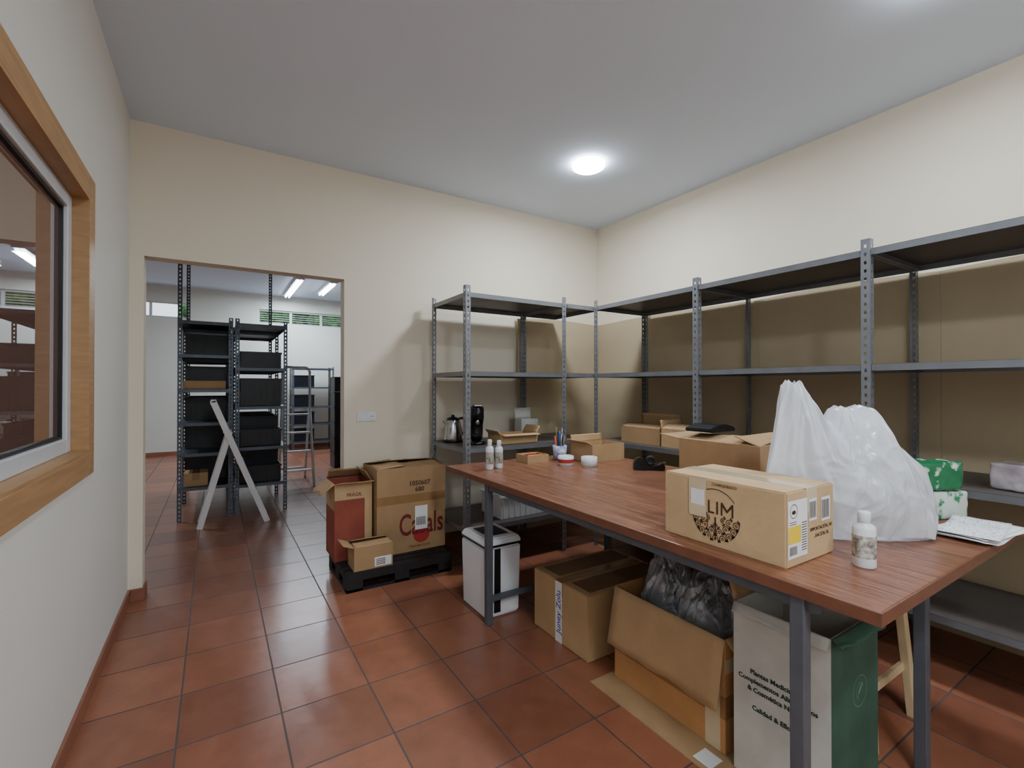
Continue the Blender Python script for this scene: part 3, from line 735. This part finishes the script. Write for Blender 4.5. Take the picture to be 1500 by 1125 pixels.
def crate(x,y,z,me,label,group):
    o=bpy.data.objects.new('storage_crate',me); COL.objects.link(o); o.location=(x,y,z); tag(o,label,'storage crate',group=group)
for z,me in ((1.102,cm2),(1.502,cm5)):
    for y in (5.62,6.0,6.5,6.85): crate(.22,y,z+.001,me,'black plastic storage crate on a steel shelf','black crates on the shelving')
for z in (.303,.683):
    for y in (6.0,6.5,6.85): crate(.22,y,z,cm2,'black plastic storage crate on a steel shelf','black crates on the shelving')
for z in (.302,.682): crate(.22,5.62,z+.001,cm5,'low black plastic storage crate on a steel shelf','black crates on the shelving')
for z in (.32,.65,.95,1.28,1.62):
    for y in (6.0,6.45,6.82): crate(-.27,y,z+.001,cm4,'black plastic storage crate deep on a steel shelf','black crates on the shelving')
for k in range(6): crate(1.62,7.9,k*.245,cm3,'black plastic crate in a tall stack by the wall','stacked black crates')
for z in (.2,.55,.9,1.3):
    crate(1.34,10.33,z+.001,cm4,'dark storage crate on the low shelving','crates on the low shelving')
carton(-.27,5.57,1.282,.36,.30,.08,'card','flat brown carton on the far shelving')
carton(-.26,5.58,.322,.2,.25,.13,'card','small brown carton on the bottom far shelf')
carton(-.05,6.5,1.952,.17,.6,.07,'card3','flat pale carton lying on top of the shelving')
r=empty('folding_step_ladder',(0.15,5.12,0),'aluminium folding step ladder standing open in front of shelving','step ladder')
F0,F1=(-.17,1.17),(.28,0.0); R0,R1=(-.035,.88),(-.27,0.0)
for y in (0,.34): bars('front_rail',[((F0[0],y,F0[1]),(F1[0],y,F1[1]),.050,.022,(1,0,0))],'lad',r)
for y in (.03,.31): bars('rear_rail',[((R0[0],y,R0[1]),(R1[0],y,R1[1]),.048,.022,(1,0,0))],'lad',r)
for k in (.25,.5,.75):
    x=F0[0]+(F1[0]-F0[0])*k; z=F0[1]+(F1[1]-F0[1])*k
    boxes('tread',[(x-.03,x+.03,.011,.329,z-.010,z+.010)],'lad',r,.003)
boxes('rear_crossbar',[(-.225,-.20,.041,.299,.20,.23)],'lad',r,.003)
boxes('top_handle',[(F0[0]-.02,F0[0]+.03,-.011,.351,1.15,1.18)],'lad',r,.008)
r=empty('platform_ladder',(.76,6.6,0),'white tubular platform ladder with tall hoop handle','ladder')
seg=[]
for x in (0,.34):
    seg+=[((x,0,0),(x,.35,1.0)),((x,.35,1.0),(x,.37,1.52)),((x,.75,0),(x,.42,1.0))]
seg+=[((0,.37,1.52),(.04,.37,1.57)),((.04,.37,1.57),(.30,.37,1.57)),((.30,.37,1.57),(.34,.37,1.52)),((0,.7,.15),(.34,.7,.15))]
tubes('tubular_frame',seg,'white',r,10,.017)
for i in range(4):
    z=.22+.24*i; y=.35*z
    boxes('step',[(.013,.327,y-.03,y+.06,z-.02,z)],'white',r,.003)
# ------------------------------------------------------------ lights
def arealight(parent,loc,size,power,color,shape='DISK',sy=None,rot=(0,0,0)):
    l=bpy.data.lights.new('lamp_glow','AREA'); l.shape=shape; l.size=size
    if sy:l.size_y=sy
    l.energy=power; l.color=color
    o=bpy.data.objects.new('lamp_glow',l); COL.objects.link(o); o.parent=parent; o.location=loc; o.rotation_euler=rot
    return o
for i,(x,y,pw) in enumerate(((2.29,2.58,33),(2.33,.60,20),(.55,-.7,38),(.4,-1.5,28))):  # last two are unseen fill lamps added behind the camera
    r=empty('downlight_and_fill',(x,y,H),'round white flush ceiling light, switched on, one of four with two added for fill','ceiling light')
    lathe('rim',[(.10,0),(.117,0),(.117,-.008),(.10,-.008)],'white',r,40)
    lathe('diffuser',[(.118,-.004),(.116,-.03),(.097,-.042),(.05,-.048),(0,-.05)],'lamp',r,40)
    arealight(r,(0,0,-.06),.30,pw,(.82,.915,1.0))
for (x,y,ln) in ((1.25,8.9,1.8),(1.8,8.9,1.2),(-1.6,6.5,1.4)):
    r=empty('fluorescent_light',(x,y,FH),'long fluorescent tube ceiling light, switched on','fluorescent light')
    boxes('housing',[(-.07,.07,0,ln,-.04,0)],'white',r,.004)
    for sx in (-.03,.03): tubes('tube',[((sx,.03,-.06),(sx,ln-.03,-.06))],'tube',r,10,.014)
    arealight(r,(0,ln/2,-.09),.12,46,(.76,.88,1.0),'RECTANGLE',ln)

w_=bpy.data.worlds.new('sky'); SC.world=w_; w_.use_nodes=True
bg=w_.node_tree.nodes['Background']; bg.inputs[0].default_value=(.80,.89,1,1); bg.inputs[1].default_value=2.0

# ------------------------------------------------------------ camera
cam=bpy.data.cameras.new('camera'); co=bpy.data.objects.new('camera',cam); COL.objects.link(co)
co.location=(0,0,1.3); co.rotation_euler=(math.radians(90.375),0,math.radians(-32.3))
cam.sensor_width=36; cam.lens=16.49; cam.clip_start=.02
SC.camera=co
